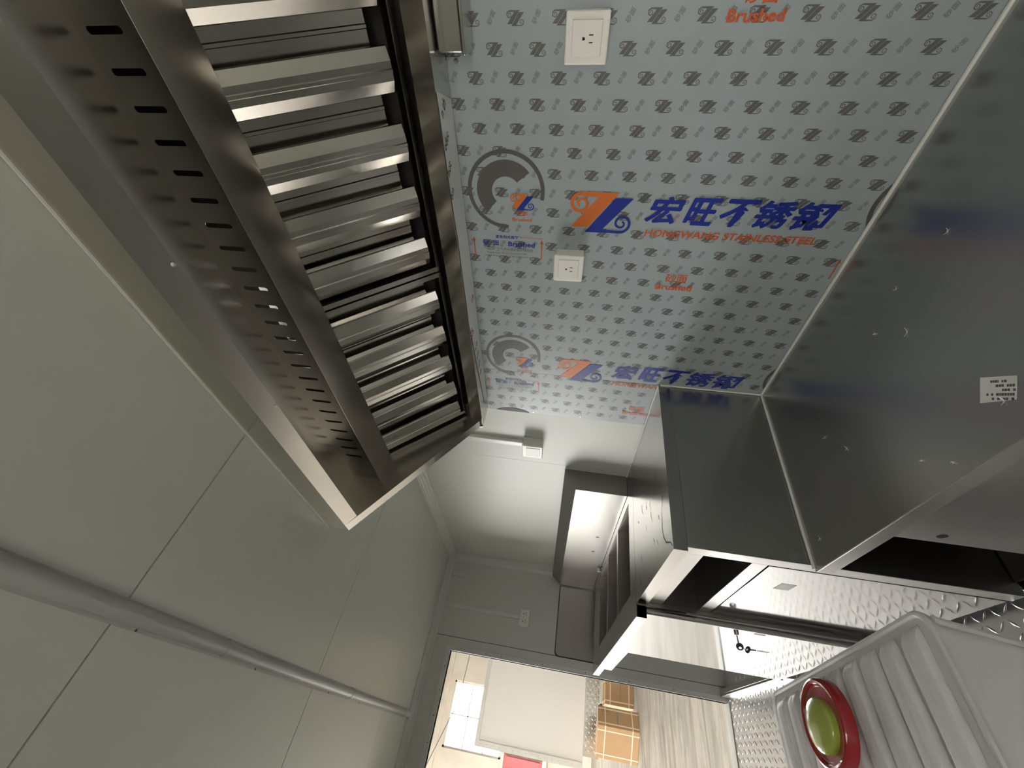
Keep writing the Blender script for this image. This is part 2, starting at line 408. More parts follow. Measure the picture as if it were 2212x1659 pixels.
class Print:
    """flat print; (a, b) = reading direction and up of the print, mapped to the wall"""
    def __init__(s, ox, oz, y=PY): s.mb = MB(); s.ox = ox; s.oz = oz; s.y = y
    def m(s, a, b): return (s.ox - b, s.y, s.oz - a)
    def poly(s, pts): s.mb.face([s.m(*p) for p in pts][::-1]); return s
    def strip(s, path, w):
        n = len(path); Lf = []; Rt = []
        for i, p in enumerate(path):
            q0 = path[max(i - 1, 0)]; q1 = path[min(i + 1, n - 1)]
            d = Vector((q1[0] - q0[0], q1[1] - q0[1])).normalized()
            ww = w[0] + (w[1] - w[0]) * i / (n - 1) if isinstance(w, tuple) else w
            Lf.append((p[0] - d.y * ww / 2, p[1] + d.x * ww / 2)); Rt.append((p[0] + d.y * ww / 2, p[1] - d.x * ww / 2))
        for i in range(n - 1): s.poly([Lf[i], Lf[i + 1], Rt[i + 1], Rt[i]])
        return s
    def arc(s, c, r0, r1, a0, a1, n=40):
        for k in range(n):
            t0 = math.radians(a0 + (a1 - a0) * k / n); t1 = math.radians(a0 + (a1 - a0) * (k + 1) / n)
            s.poly([(c[0] + r0 * math.cos(t0), c[1] + r0 * math.sin(t0)), (c[0] + r1 * math.cos(t0), c[1] + r1 * math.sin(t0)),
                    (c[0] + r1 * math.cos(t1), c[1] + r1 * math.sin(t1)), (c[0] + r0 * math.cos(t1), c[1] + r0 * math.sin(t1))])
        return s
    def text(s, st, a, b, width, height, shear=0, off=0, rot=0, res=3):
        V, Fc, x0, x1, y0, y1 = text2d(st, 1, shear, off, res)
        sx = width / (x1 - x0); sy = height / (y1 - y0); cr, sr = math.cos(rot), math.sin(rot)
        vs = []
        for x, y in V:
            px, py = (x - x0) * sx, (y - y0) * sy
            vs.append(s.m(a + px * cr - py * sr, b + px * sr + py * cr))
        s.mb.mesh(vs, Fc); return s

def spiral(c, r, a0, turns, r1, n):
    return [(c[0] + (r + (r1 - r) * k / n) * math.cos(a0 + turns * 2 * math.pi * k / n),
             c[1] + (r + (r1 - r) * k / n) * math.sin(a0 + turns * 2 * math.pi * k / n)) for k in range(n + 1)]
def logo_z(P, a, b, k, n=26):
    f = lambda x, y: (a + x * k, b + y * k)
    P.poly([f(.128, 0), f(.052, -.101), (a + .0045 * k, b - .101 * k), f(.074, -.014), f(.030, -.012), f(.028, 0)])
    P.strip([f(x, y) for x, y in spiral((.028, -.0335), .029, math.pi / 2, 1.45, .006, n)], (.011 * k, .006 * k))
def logo_l(P, a, b, k, n=26):
    f = lambda x, y: (a + x * k, b + y * k)
    P.poly([f(.168, -.0145), f(.120, -.0145), f(.045, -.116), f(.146, -.116), f(.146, -.108), f(.094, -.106)])
    P.strip([f(x, y) for x, y in spiral((.145, -.086), .0265, -math.pi / 2, 1.45, .005, n)], (.008 * k, .005 * k))

pg = Print(0, 0, PY); pf = Print(0, 0, PY)
rows = range(-12, 26)
for r in rows:
    x = .139 + .053 * r
    if x < FX0 + .03 or x > FX1 - .018: continue
    for c in range(-1, 13):
        z = 1.463 + .098 - .098 * c + (.049 if r % 2 else 0)
        if .57 < z < 1.63 and (z > .94 or x < 1.215):
            k = .225
            for fn in (logo_z, logo_l): fn(pg, -z - .0185, -x + .0130, k, 9)
        z2 = z - .049
        if .57 < z2 < 1.62 and (z2 > .94 or x < 1.215):
            pf.text('砂面', -z2 - .004, -x - .012, .025, .0115, off=.03, rot=math.radians(62), res=1)
pg.mb.build('small_emblem_print', 'print_gray', film, kind='stuff')
pf.mb.build('faint_character_print', 'print_faint', film, kind='stuff')

UP = .0004
def part(layer, name, m, fn):
    p = Print(0, 0, PY + UP * layer); fn(p)
    if p.mb.f: p.mb.build(name, m, film)
def word(layer, name, m, *a, **k): part(layer, name, m, lambda p: p.text(*a, **k))
def arrow(z, x0):
    def fn(p):
        p.strip([(-z, -(x0 + .066)), (-z, -(x0 + .012))], .0036); p.poly([(-z - .0055, -(x0 + .014)), (-z + .0055, -(x0 + .014)), (-z, -x0)])
    part(4, 'arrow_print', 'print_red_orange', fn)
def bold(p, ch, z0, o, w):
    for ci, (da, db) in enumerate(((0, 0), (.0018, 0), (-.0018, 0), (0, .0016), (0, -.0016))):
        p.y = PY + UP * 3 + ci * .00006
        p.text(ch, -z0 + da, -(.5780 + o) + db, w, .0735, shear=.25, off=.014)
OR, BL, GR, RO = 'print_orange', 'print_blue', 'print_gray', 'print_red_orange'
for k in (-1, 0, 1):
    o = .6435 * k
    if k >= 0:
        def sliver(p):                              # next print column, only its edge clears the counter joint
            c = (-.4545, -(.5065 + o))
            for q in range(30):
                t0 = math.radians(150 + 60 * q / 30); t1 = math.radians(150 + 60 * (q + 1) / 30)
                g = [(c[0] + rr * math.cos(t), c[1] + rr * math.sin(t)) for rr, t in ((.0985, t0), (.1095, t0), (.1095, t1), (.0985, t1))]
                g = [(min(a, -.5485), b) for a, b in g]
                if max(a for a, b in g) - min(a for a, b in g) > 1e-4: p.poly(g)
        part(1, 'ring_print', 'print_ring', sliver)
        if k == 0: arrow(.560, .655 + o)
        c = (-1.4985, -(.5065 + o))
        part(1, 'ring_print', 'print_ring', lambda p: p.arc(c, .0985, .1095, -12, 272, 60))
        part(1, 'crescent_print', 'print_ring', lambda p: p.arc(c, .040, .0835, 38, 226, 40))
        part(2, 'orange_emblem', OR, lambda p: logo_z(p, -1.487, -(.512 + o), .40, 16))
        part(3, 'blue_emblem', BL, lambda p: logo_l(p, -1.487, -(.512 + o), .40, 16))
        word(4, 'orange_lettering', RO, '砂面', -1.470, -(.5735 + o), .032, .0125, off=.01)
        word(4, 'orange_lettering', RO, 'Brushed', -1.4825, -(.592 + o), .058, .0105, off=.02)
        for za in (1.606, 1.3945): arrow(za, .648 + o)
        word(3, 'blue_lettering', BL, '避免阳光直射', -1.5365, -(.6495 + o), .070, .0105, off=.02)
        word(4, 'orange_lettering', RO, 'Avoid direct sunlight', -1.4635, -(.6475 + o), .072, .0065, off=.005, res=2)
        word(3, 'blue_lettering', BL, '砂', -1.5775, -(.674 + o), .020, .0175, off=.02)
        word(3, 'blue_lettering', BL, '面', -1.5465, -(.674 + o), .019, .0165, off=.02)
        word(3, 'blue_lettering', BL, 'Brushed', -1.4985, -(.6745 + o), .083, .0155, off=.025)
        word(5, 'grey_lettering', GR, '产品出厂三个月内请将保护膜撕去', -1.577, -(.6905 + o), .157, .0105, off=.005, res=2)
        word(5, 'grey_lettering', GR, 'Please tear off the protective film', -1.566, -(.7035 + o), .126, .0085, res=2)
        word(5, 'grey_lettering', GR, 'within three months of the production', -1.575, -(.7135 + o), .142, .0080, res=2)
        part(2, 'orange_emblem', OR, lambda p: logo_z(p, -1.3145, -(.4985 + o), 1.0, 40))
        part(3, 'blue_emblem', BL, lambda p: logo_l(p, -1.3145, -(.4985 + o), 1.0, 40))
        word(5, 'grey_lettering', GR, '®', -1.1300, -(.5235 + o), .020, .020, off=.01)
        for ch, z0, w in [('宏', 1.1075, .096), ('旺', 1.004, .085), ('不', .914, .090), ('锈', .826, .092), ('钢', .731, .098)]:
            part(3, 'blue_lettering', BL, lambda p: bold(p, ch, z0, o, w))
        word(4, 'orange_lettering', RO, 'HONGWANG STAINLESS STEEL', -1.1005, -(.6185 + o), .456, .0215, shear=.12, off=.022)
    word(4, 'orange_lettering', RO, '砂面', -1.0085, -(.7665 + o), .064, .0300, off=.015)
    word(4, 'orange_lettering', RO, 'Brushed', -1.0315, -(.7945 + o), .109, .0205, off=.028)
# shade under the lifting film edge, put in as a black sliver
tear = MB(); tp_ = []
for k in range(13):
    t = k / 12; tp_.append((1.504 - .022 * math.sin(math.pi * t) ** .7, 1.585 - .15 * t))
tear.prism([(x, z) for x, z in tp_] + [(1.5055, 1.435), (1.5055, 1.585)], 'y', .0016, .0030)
tear.build('lifted_edge_shade', 'black', film)
# screws through the film
for (x, z) in [(.2485, .975), (.962, .985), (1.495, 1.415), (1.49, 1.205), (.622, 1.07), (1.012, 1.10), (.60, 1.62)]:
    mb = MB(); screw(mb, (x, .0015, z), (0, 1, 0), .0042, .0022); mb.build('screw', 'steel', film, smooth=True)

# sealant where panel meets counter and cabinet
# ------------------------------------------------------------------ exhaust hood
HX0, HX1 = -.75, 1.487
hood = thing('exhaust_hood', 'long brushed steel extractor hood fixed to the ceiling above the counter', 'hood', (.4, .3, 1.62))
ZT = ZC - .002
MB().box(HX0, HX1, .652, .654, 2.018, ZT).build('front_panel', 'steel_hood', hood)
MB().prism([(.654, ZT), (.658, ZT), (.658, ZT - .004), (.654, ZT - .004)], 'x', HX0, HX1 - .003).build('sealant_bead', 'sealant', hood)
dn = Vector((-.83, -.5578)).normalized()
lip = [(.654, 2.018), (.654 + dn.x * .050, 2.018 + dn.y * .050)]
MB().ribbon(lip, 'x', HX0, HX1, -.0016).build('front_lip', 'steel_hood', hood)
MB().box(HX0, HX1, .436, .652, 2.092, 2.094).build('top_plate', 'steel_hood', hood)
# slotted face
sp = MB(); sl = [.093 + .0535 * i for i in range(-15, 24)]
sp.box(HX0, HX1, .434, .436, 2.0735, 2.092).box(HX0, HX1, .434, .436, 1.984, 2.0095)
edges = [HX0] + [e for s in sl for e in (s - .0052, s + .0052)] + [HX1]
for i in range(0, len(edges), 2): sp.box(edges[i], edges[i + 1], .434, .436, 2.0095, 2.0735)
for s0 in sl:
    for sx in (-1, 1):
        for zz, sz in ((2.0095, 1), (2.0735, -1)):
            xe_ = s0 + sx * .0052
            sp.prism([(xe_, zz), (xe_ - sx * .0045, zz), (xe_ - sx * .0013, zz + sz * .0015), (xe_, zz + sz * .0045)], 'y', .434, .436)
sp.build('slotted_panel', 'steel_hood', hood)
MB().box(HX0, HX1, .316, .436, 1.9825, 1.984).box(HX0, HX1, .316, .3175, 1.984, 1.996).build('filter_rail', 'steel_hood', hood, bevel=.001)
# plenum roof with the duct hole, plenum back
pr = MB()
for q in [(HX0, hx0, .002, .434), (hx1, HX1, .002, .434), (hx0, hx1, .002, hy0), (hx0, hx1, hy1, .434)]: pr.box(*q, 2.094, 2.096)
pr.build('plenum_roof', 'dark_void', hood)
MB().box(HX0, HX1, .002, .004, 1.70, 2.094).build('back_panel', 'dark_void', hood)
# grease trough along the wall
MB().ribbon([(.003, 1.74), (.003, 1.625), (.122, 1.6235), (.088, 1.684), (.083, 1.684)], 'x', HX0, HX1, .0016).build('grease_trough', 'steel_hood', hood)
# end panels with folded rims
endp = [(.002, ZT), (.654, ZT), (.654, 2.018), (.126, 1.640), (.122, 1.6235), (.002, 1.625)]
for xa, xb, s in ((HX1 - .002, HX1, -1), (HX0, HX0 + .002, 1)):
    MB().prism(endp, 'x', xa, xb).build('end_panel', 'steel_hood', hood)
    e = MB()
    xi = (HX1 if s < 0 else HX0)
    A, B = Vector((.654, 2.018)), Vector((.124, 1.636))
    nrm = Vector((-(B - A).y, (B - A).x)).normalized() * .0015
    if nrm.y < 0: nrm = -nrm
    x2 = xi + s * .042
    e.mesh([(xi, A.x, A.y), (x2, A.x, A.y), (x2, B.x, B.y), (xi, B.x, B.y), (xi, A.x + nrm.x, A.y + nrm.y), (x2, A.x + nrm.x, A.y + nrm.y), (x2, B.x + nrm.x, B.y + nrm.y), (xi, B.x + nrm.x, B.y + nrm.y)],
           [(0, 1, 2, 3), (4, 7, 6, 5), (0, 4, 5, 1), (1, 5, 6, 2), (2, 6, 7, 3), (3, 7, 4, 0)])
    e.build('end_rim', 'steel_hood', hood)
for (px, pz) in ((.392, 2.03), (.797, 2.03)):
    mb = MB(); c = Vector((.0, .0, .0)); screw(mb, (px, .6165, 1.9935), (0, .25, -1), .004, .005); mb.build('rivet', 'outlet_gray', hood, smooth=True)
# left-over film on the trough underside with its print
fs = MB().face([(.285, .010, 1.6236), (.245, .118, 1.6222), (.45, .119, 1.6222), (.60, .112, 1.6223), (.9, .118, 1.6222), (1.10, .095, 1.6224), (1.40, .055, 1.6229), (1.43, .008, 1.6236)])
fs = fs.build('film_strip', 'film_white', hood)
def under_text(st, x, y, w, h, m, rot):
    V, Fc, x0, x1, y0, y1 = text2d(st, 1, 0, .02, 2)
    mb = MB(); cr, sr = math.cos(rot), math.sin(rot); vs = []
    for a, b in V:
        p, q = (a - x0) / (x1 - x0) * w, (b - y0) / (y1 - y0) * h
        u, v2 = p * cr - q * sr, p * sr + q * cr
        # seen from below: reading direction -> +y..., up -> -x
        yy = y - u; vs.append((x - v2, yy, 1.6218 + .0014 * (.12 - yy) / .12))
    mb.mesh(vs, Fc); return mb.build('strip_print', m, fs)
for st, x, y, w, h, m in [('n th', .305, .095, .040, .026, 'print_black'), ('oduc', .372, .108, .046, .024, 'print_black'), ('not', .432, .110, .036, .024, 'print_black'),
                          ('om', .490, .112, .030, .018, 'print_black'), ('SS', .985, .108, .036, .036, 'print_red'), ('STEEL', .87, .050, .030, .020, 'print_red'),
                          ('n th', 1.065, .080, .034, .022, 'print_black'), ('oduc', 1.115, .078, .036, .022, 'print_black'), ('not', 1.165, .070, .030, .022, 'print_black'), ('om', 1.215, .064, .026, .016, 'print_black')]:
    under_text(st, x, y, w, h, m, math.radians(32))

# baffle filters
U0 = Vector((.328, 2.0196)); U1 = Vector((.058, 1.7116))
sd = (U1 - U0).normalized(); sn = Vector((-sd.y, sd.x))
if sn.x < 0: sn = -sn                               # towards the room and down
def slope_prism(mb, prof, t0, t1):
    # prof: closed list of (x, depth towards room); t along slope in metres from U0
    n = len(prof); vs = []
    for t in (t0, t1):
        for x, d in prof:
            q = U0 + sd * t + sn * d; vs.append((x, q.x, q.y))
    fs = [(i, (i + 1) % n, n + (i + 1) % n, n + i) for i in range(n)] + [tuple(range(n))[::-1], tuple(range(n, 2 * n))]
    return mb.mesh(vs, fs)
def sheet(pts, th=.0012): return pts + [(x, d - th) for x, d in pts[::-1]]
SL = (U1 - U0).length
def baffle_filter(label, x0, x1, centers):
    t = thing('baffle_filter', label, 'filter', ((x0 + x1) / 2, U1.x, U1.y), group='baffle filters in the hood')
    f = MB()
    for a, b in ((x0, x0 + .016), (x1 - .016, x1)):
        slope_prism(f, [(a, .004), (b, .004), (b, -.045), (a, -.045)], 0, SL)
    slope_prism(f, [(x0, -.002), (x1, -.002), (x1, -.045), (x0, -.045)], 0, .012)
    slope_prism(f, [(x0, -.002), (x1, -.002), (x1, -.045), (x0, -.045)], SL - .012, SL)
    f.build('frame', 'steel_baffle', t)
    lo, hi = x0 + .016, x1 - .016
    def clip(pts):
        return [(min(max(x, lo), hi), d) for x, d in pts]
    for c in centers:
        p = [(c - .0445, -.010), (c - .0425, -.0065), (c - .0185, .007), (c - .005, .007), (c - .003, .0100), (c + .003, .0100), (c + .005, .007), (c + .0185, .007), (c + .0425, -.0065), (c + .0445, -.010)]
        if c + .0425 > hi + .001 or c - .0425 < lo - .001: p = clip(p)
        b = MB(); slope_prism(b, sheet(p), .004, SL - .030); b.build('front_baffle', 'steel_baffle', t)
    for c in [centers[0] - .075] + [q + .075 for q in centers]:
        p = [(c - .050, -.017), (c - .048, -.020), (c - .034, -.036), (c - .005, -.036), (c - .003, -.0325), (c + .003, -.0325), (c + .005, -.036), (c + .034, -.036), (c + .048, -.020), (c + .050, -.017)]
        if c + .050 > hi or c - .050 < lo: p = clip(p)
        if max(x for x, d in p) - min(x for x, d in p) < .01: continue
        b = MB(); slope_prism(b, sheet(p), .012, SL - .055); b.build('rear_baffle', 'steel_baffle', t)
    return t
baffle_filter('steel baffle filter nearest the camera at the top of the photo', -.060, .738, [.0645 + .15 * k for k in range(5) if True][0:1] + [.0645 + .15 * k for k in range(1, 5)])
baffle_filter('steel baffle filter at the far end of the hood', .744, 1.470, [.855 + .15 * k for k in range(4)] + [1.4340])
baffle_filter('steel baffle filter above and behind the camera position', -.745, -.066, [-.66 + .15 * k for k in range(4)])

# grease cup under the trough
gc = thing('grease_cup', 'beige steel grease drip tray hanging under the hood trough', 'tray', (-.1, .05, 1.555))
MB().box(-.42, .186, .012, .074, 1.566, 1.6215).build('cup', 'steel_hood', gc, bevel=.004)
MB().box(.16, .186, .004, .010, 1.560, 1.6215).build('bracket', 'steel_hood', gc)
MB().box(-.42, -.39, .004, .010, 1.56, 1.6215).build('bracket', 'steel_hood', gc)
MB().box(-.425, .189, .004, .079, 1.5590, 1.5655).build('base_flange', 'steel_hood', gc, bevel=.0015)
mb = MB(); screw(mb, (.212, .0016, 1.603), (0, 1, 0), .006, .012); mb.build('screw', 'steel', gc, smooth=True)
mb = MB(); screw(mb, (.206, .0016, 1.622), (0, 1, 0), .004, .006); mb.build('screw', 'steel', gc, smooth=True)

# ------------------------------------------------------------------ sockets
def socket(label, x, z, s=.0895, d=.044):
    t = thing('wall_socket', label, 'socket', (x, 0, z - s / 2), group='square white sockets on the film')
    y0 = .0024
    MB().rbox(x - s / 2 + .0015, x + s / 2 - .0015, y0, d - .010, z - s / 2 + .0015, z + s / 2 - .0015, .003).build('back_box', 'outlet', t)
    pl = MB().rbox(x - s / 2, x + s / 2, d - .010, d, z - s / 2, z + s / 2, .0032).build('face_plate', 'outlet', t)
    w = s * .335
    MB().rbox(x - w - .001, x + w + .001, d - .001, d + .0012, z - w - .001, z + w + .001, .0006).build('inset_border', 'outlet_gray', pl)
    MB().rbox(x - w, x + w, d - .001, d + .0022, z - w, z + w, .0008).build('inset', 'outlet', pl)
    y = d + .0024
    for dx in (-.0062, .0062):
        e = .0008 if dx < 0 else 0
        MB().box(x + dx - .0011, x + dx + .0011, d + .001, y, z - .0125 - e, z - .0050 + e).build('slot', 'black', pl)
    g = MB(); c0 = (x, z + .0062)
    pts = [(x + .0027 * math.cos(a), z + .0062 - .0030 * math.sin(a)) for a in [math.pi * k / 8 for k in range(9)]] + [(x - .0027, z + .009), (x + .0027, z + .009)]
    g.prism(pts, 'y', d + .001, y); g.build('earth_hole', 'black', pl)
    return t
socket('square white socket nearest the camera, upper on the printed film', .168, 1.306)
socket('square white socket between the two large blue prints on the film', .716, 1.307)

# ------------------------------------------------------------------ surface trunking and junction boxes
t = thing('junction_box', 'silver grey surface box on the pale wall between film and sink splash', 'junction box', (1.755, 0, 1.36))
MB().rbox(1.700, 1.795, .0005, .046, 1.366, 1.460, .003).build('back_box', 'outlet_gray', t)
pl = MB().rbox(1.698, 1.797, .046, .056, 1.363, 1.463, .003).build('face_plate', 'outlet', t)
MB().rbox(1.712, 1.783, .0555, .058, 1.374, 1.442, .001).build('inset', 'outlet_gray', pl)
t = thing('wall_trunking', 'pale trunking running up from the silver surface box to the hood', 'trunking', (1.75, 0, 1.464))
MB().rbox(1.728, 1.764, .0005, .020, 1.464, 2.045, .004).build('channel', 'trim_white', t)
MB().box(1.764, 1.774, .0005, .004, 1.464, 2.045).build('flange', 'trim_white', t)

t = thing('wall_socket', 'white double socket on the end wall at the foot of its trunking', 'socket', (XE, .392, 1.38))
pl = MB().rbox(XE - .040, XE - .0005, .334, .450, 1.384, 1.458, .003).build('body', 'outlet', t)
for yc in (.366, .418):
    for dy in (-.007, .007):
        MB().box(XE - .0412, XE - .0395, yc + dy - .0013, yc + dy + .0013, 1.408, 1.418).build('slot', 'black', pl)
    MB().box(XE - .0412, XE - .0395, yc - .003, yc + .003, 1.426, 1.432).build('earth_hole', 'black', pl)
t = thing('wall_trunking', 'white trunking on the end wall running down to the double socket', 'trunking', (XE, .39, 1.459))
MB().rbox(XE - .016, XE - .0005, .374, .404, 1.459, 2.052, .003).build('channel', 'trim_white', t)
t = thing('wall_trunking', 'short white trunking stub below the ceiling corner on the end wall', 'trunking', (XE, .155, 1.92))
MB().rbox(XE - .016, XE - .0005, .143, .170, 1.925, 2.052, .003).build('channel', 'trim_white', t)

# half round trunking on the ceiling
t = thing('ceiling_trunking', 'grey half round cable trunking running along the ceiling', 'trunking', (1.2, 1.09, ZC - .02))
def halfround(r, yc, n=14, h=.86):
    return [(yc + r * math.cos(math.pi * k / n), ZC - .0025 - r * h * math.sin(math.pi * k / n)) for k in range(n + 1)]
YP = 1.082
for a, b in ((XB + .05, 1.262), (1.285, 2.30), (2.315, 3.38)):
    MB().prism(halfround(.0185, YP), 'x', a, b).build('cover', 'conduit', t, smooth=True)
MB().box(XB + .05, 3.40, YP - .022, YP + .025, ZC - .0028, ZC - .0004).build('base_strip', 'conduit', t)
for a, b in ((1.255, 1.292), (2.292, 2.322)):
    MB().prism(halfround(.0205, YP), 'x', a, b).build('coupler', 'conduit', t, smooth=True)
MB().prism(halfround(.0195, YP), 'x', 3.375, 3.50).build('end_sleeve', 'trim_white', t, smooth=True)
fasteners('screw', 'print_ring', t, [(x, YP + .0225, ZC - .0028) for x in (.95, 1.45, 2.05, 2.45)], (0, 0, -1), .003, .002)

# ------------------------------------------------------------------ low counter (sunken cooking counter)
CZ = .542
lc = thing('low_counter', 'low dark steel cooking counter along the film covered wall', 'counter', (.2, .33, 0))
MB().rbox(-.75, 1.2355, .002, .655, CZ - .004, CZ, .0012).build('counter_top', 'steel_counter', lc)
MB().box(-.75, 1.2355, .651, .655, .500, CZ - .003).box(-.75, 1.2355, .630, .651, .500, .504).build('front_apron', 'steel', lc, bevel=.001)
pn = MB().box(-.75, 1.035, .618, .621, .03, .5).box(1.022, 1.035, .594, .618, .03, .5)
pn = pn.build('front_panel', 'steel', lc, bevel=.0008)
mb = MB(); screw(mb, (1.002, .6212, .366), (0, 1, 0), .0115, .0006); mb.build('finger_hole', 'black', pn)
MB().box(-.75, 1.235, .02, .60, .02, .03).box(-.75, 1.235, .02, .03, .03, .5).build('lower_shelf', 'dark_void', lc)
def bead(name, pts, r, parent):
    mb = MB(); mb.tube(pts, r, 8); return mb.build(name, 'sealant', parent, smooth=True)
bead('sealant_bead', [(-.75, .0055, CZ + .0025), (.3, .0055, CZ + .0025), (.8, .0055, CZ + .0028), (1.2335, .0055, CZ + .0025)], .0048, lc)
bead('sealant_bead', [(1.2335, .006, CZ + .002), (1.2335, .2, CZ + .0022), (1.2335, .40, CZ + .002), (1.2335, .56, CZ + .0025), (1.234, .648, CZ + .002)], .0046, lc)
bead('sealant_bead', [(1.2345, .0045, CZ), (1.2345, .0045, .75), (1.2345, .0045, .915)], .0034, lc)
# paper label on the counter
lab = MB().mesh([(.576, .528, CZ + .0004), (.528, .568, CZ + .0004), (.552, .600, CZ + .0004), (.603, .566, CZ + .0004)], [(0, 1, 2, 3)]).build('label_sticker', 'paper', lc, label='white printed paper label')
lm = MB(); o = Vector((.576, .528)); ea = Vector((-.048, .040)); eb = Vector((.0265, .036))
random.seed(3)
for row, (u0, u1) in enumerate([(.30, .72), (.45, .92), (.62, .92), (.20, .90), (.35, .90)]):
    u = u0
    while u < u1:
        w = random.uniform(.035, .075)
        q = [(u, .14 + row * .17), (u + w, .14 + row * .17), (u + w, .235 + row * .17), (u, .235 + row * .17)]
        lm.face([((o + ea * a + eb * b).x, (o + ea * a + eb * b).y, CZ + .0007) for a, b in q]); u += w + .012 if random.random() < .8 else w + .08
lm.build('label_print', 'print_ring', lab, kind='stuff')

# crumbs of film and sealant lying on the counter
def flake(label, x, y, L_, w, ang, curl=.004):
    mb = MB(); n = 6; c, s = math.cos(ang), math.sin(ang)
    top = []; 
    for k in range(n + 1):
        u = (k / n - .5) * L_; h = CZ + .0006 + curl * (2 * (k / n - .5)) ** 2; ww = w * (1 - .5 * abs(2 * (k / n - .5)))
        bend = .15 * L_ * math.sin(math.pi * k / n)
        for sg in (-1, 1): top.append((x + c * u - s * (bend + sg * ww / 2), y + s * u + c * (bend + sg * ww / 2), h))
    vs = top + [(a, b, z - .0005) for a, b, z in top]; m = len(top); fs = []
    for k in range(n):
        i = 2 * k; fs += [(i, i + 1, i + 3, i + 2), (m + i, m + i + 2, m + i + 3, m + i + 1), (i, i + 2, m + i + 2, m + i), (i + 1, m + i + 1, m + i + 3, i + 3)]
    fs += [(0, m, m + 1, 1), (m - 2, m - 1, 2 * m - 1, 2 * m - 2)]
    mb.mesh(vs, fs); return tag(mb.build('plastic_shaving', 'shaving'), label, 'scrap', 'scraps lying on the counter')
FL = [('largest white scrap near the back right of the counter', .3646, .4315, .020, .012, .6),
      ('thin white scrap beside the printed paper label', .571, .588, .014, .003, 1.2),
      ('tiny white crumb in the middle of the counter front', .7636, .585, .005, .004, .2),
      ('small pale sliver near the sealant line on the counter', 1.003, .361, .009, .003, .4),
      ('slim pale sliver in the dark middle of the counter', .944, .438, .011, .0025, 1.4),
      ('pale crumb close to the counter front edge', .707, .626, .005, .004, 2.0),
      ('thin upright looking sliver near the film wall', .451, .235, .013, .003, .5),
      ('long faint curl in the centre of the counter', .64, .33, .020, .002, .9),
      ('pale dot near the film wall on the counter', .705, .26, .005, .004, 0),
      ('pale sliver below the large blue lettering', .60, .22, .011, .002, .3),
      ('pale streak by the inner front corner of the counter', 1.17, .585, .012, .005, 1.0)]
for f_ in FL: flake(*f_)

# ------------------------------------------------------------------ tall prep cabinet (A)
AX0, AX1, AZ, AY = 1.237, 1.8135, .921, .648
pa = thing('prep_cabinet', 'tall steel prep cabinet with open cubby, next to the low counter', 'cabinet', (1.52, .32, 0))
MB().box(AX0, AX1, .002, AY, AZ - .0015, AZ).box(AX0, AX1, AY - .0015, AY, AZ - .041, AZ - .0015).box(AX0, AX0 + .0015, .002, AY - .0015, AZ - .041, AZ - .0015).build('worktop', 'steel_top', pa)
MB().box(AX0 + .002, AX0 + .004, .002, .634, .02, AZ - .0425).build('side_panel', 'steel_counter', pa)
MB().box(AX0 + .002, AX0 + .046, .634, .636, .02, AZ - .042).build('stile', 'steel', pa, bevel=.0006)
MB().box(AX0 + .046, AX1 - .001, .634, .636, .823, AZ - .042).build('top_rail', 'steel', pa)
MB().box(AX0 + .006, AX1 - .001, .02, .634, .682, .686).build('cubby_shelf', 'steel', pa)
MB().box(AX0 + .046, AX1 - .001, .634, .636, .642, .686).build('shelf_rail', 'steel', pa, bevel=.0006)
MB().box(AX0 + .006, AX1 - .001, .018, .020, .03, .87).build('back_panel', 'steel_sink', pa)
MB().box(AX1 - .003, AX1 - .001, .02, .634, .03, .87).build('partition', 'steel_sink', pa)
dA = MB().box(AX0 + .048, AX1 - .004, .6345, .6375, .03, .639).build('door', 'steel_door', pa, bevel=.0008)
MB().face([(1.40, .6379, .555), (1.455, .6379, .560), (1.455, .6379, .515), (1.40, .6379, .512)]).build('sticker', 'outlet_gray', dA)
MB().box(AX0 + .02, AX1 - .001, .60, .612, 0, .03).build('kick_plate', 'steel_counter', pa)
bead('sealant_bead', [(AX0 + .002, .0055, AZ + .0015), (1.5, .0055, AZ + .0015), (AX1 - .002, .0055, AZ + .0015)], .0028, pa)
# glue residue on the worktop
rs = MB(); random.seed(11)
def streak(pts, w):
    for i in range(len(pts) - 1):
        a, b = Vector(pts[i]), Vector(pts[i + 1]); d = (b - a).normalized(); q = Vector((-d.y, d.x)) * w * (.4 + .6 * math.sin(math.pi * (i + .5) / (len(pts) - 1)))
        rs.face([(p.x, p.y, AZ + .0004) for p in (a - q, b - q, b + q, a + q)])
for k in range(16):
    x, y = random.uniform(1.30, 1.72), random.uniform(.20, .58); L_ = random.uniform(.015, .05)
    streak([(x + random.uniform(-.004, .004) - .3 * L_ * j / 4, y + L_ * j / 4) for j in range(5)], random.uniform(.0008, .0022))
streak([(1.31, .44), (1.335, .49), (1.342, .54), (1.335, .572), (1.31, .60), (1.285, .61), (1.262, .618), (1.245, .635)], .0022)
rs.build('glue_residue', 'residue', pa, kind='stuff')

# ------------------------------------------------------------------ sink unit (B)
BX0, BX1, BY = 1.816, 3.33, .694
sk = thing('sink_unit', 'steel sink unit with wall splash and two faucet holes beside the doorway', 'sink', (2.6, .35, 0))
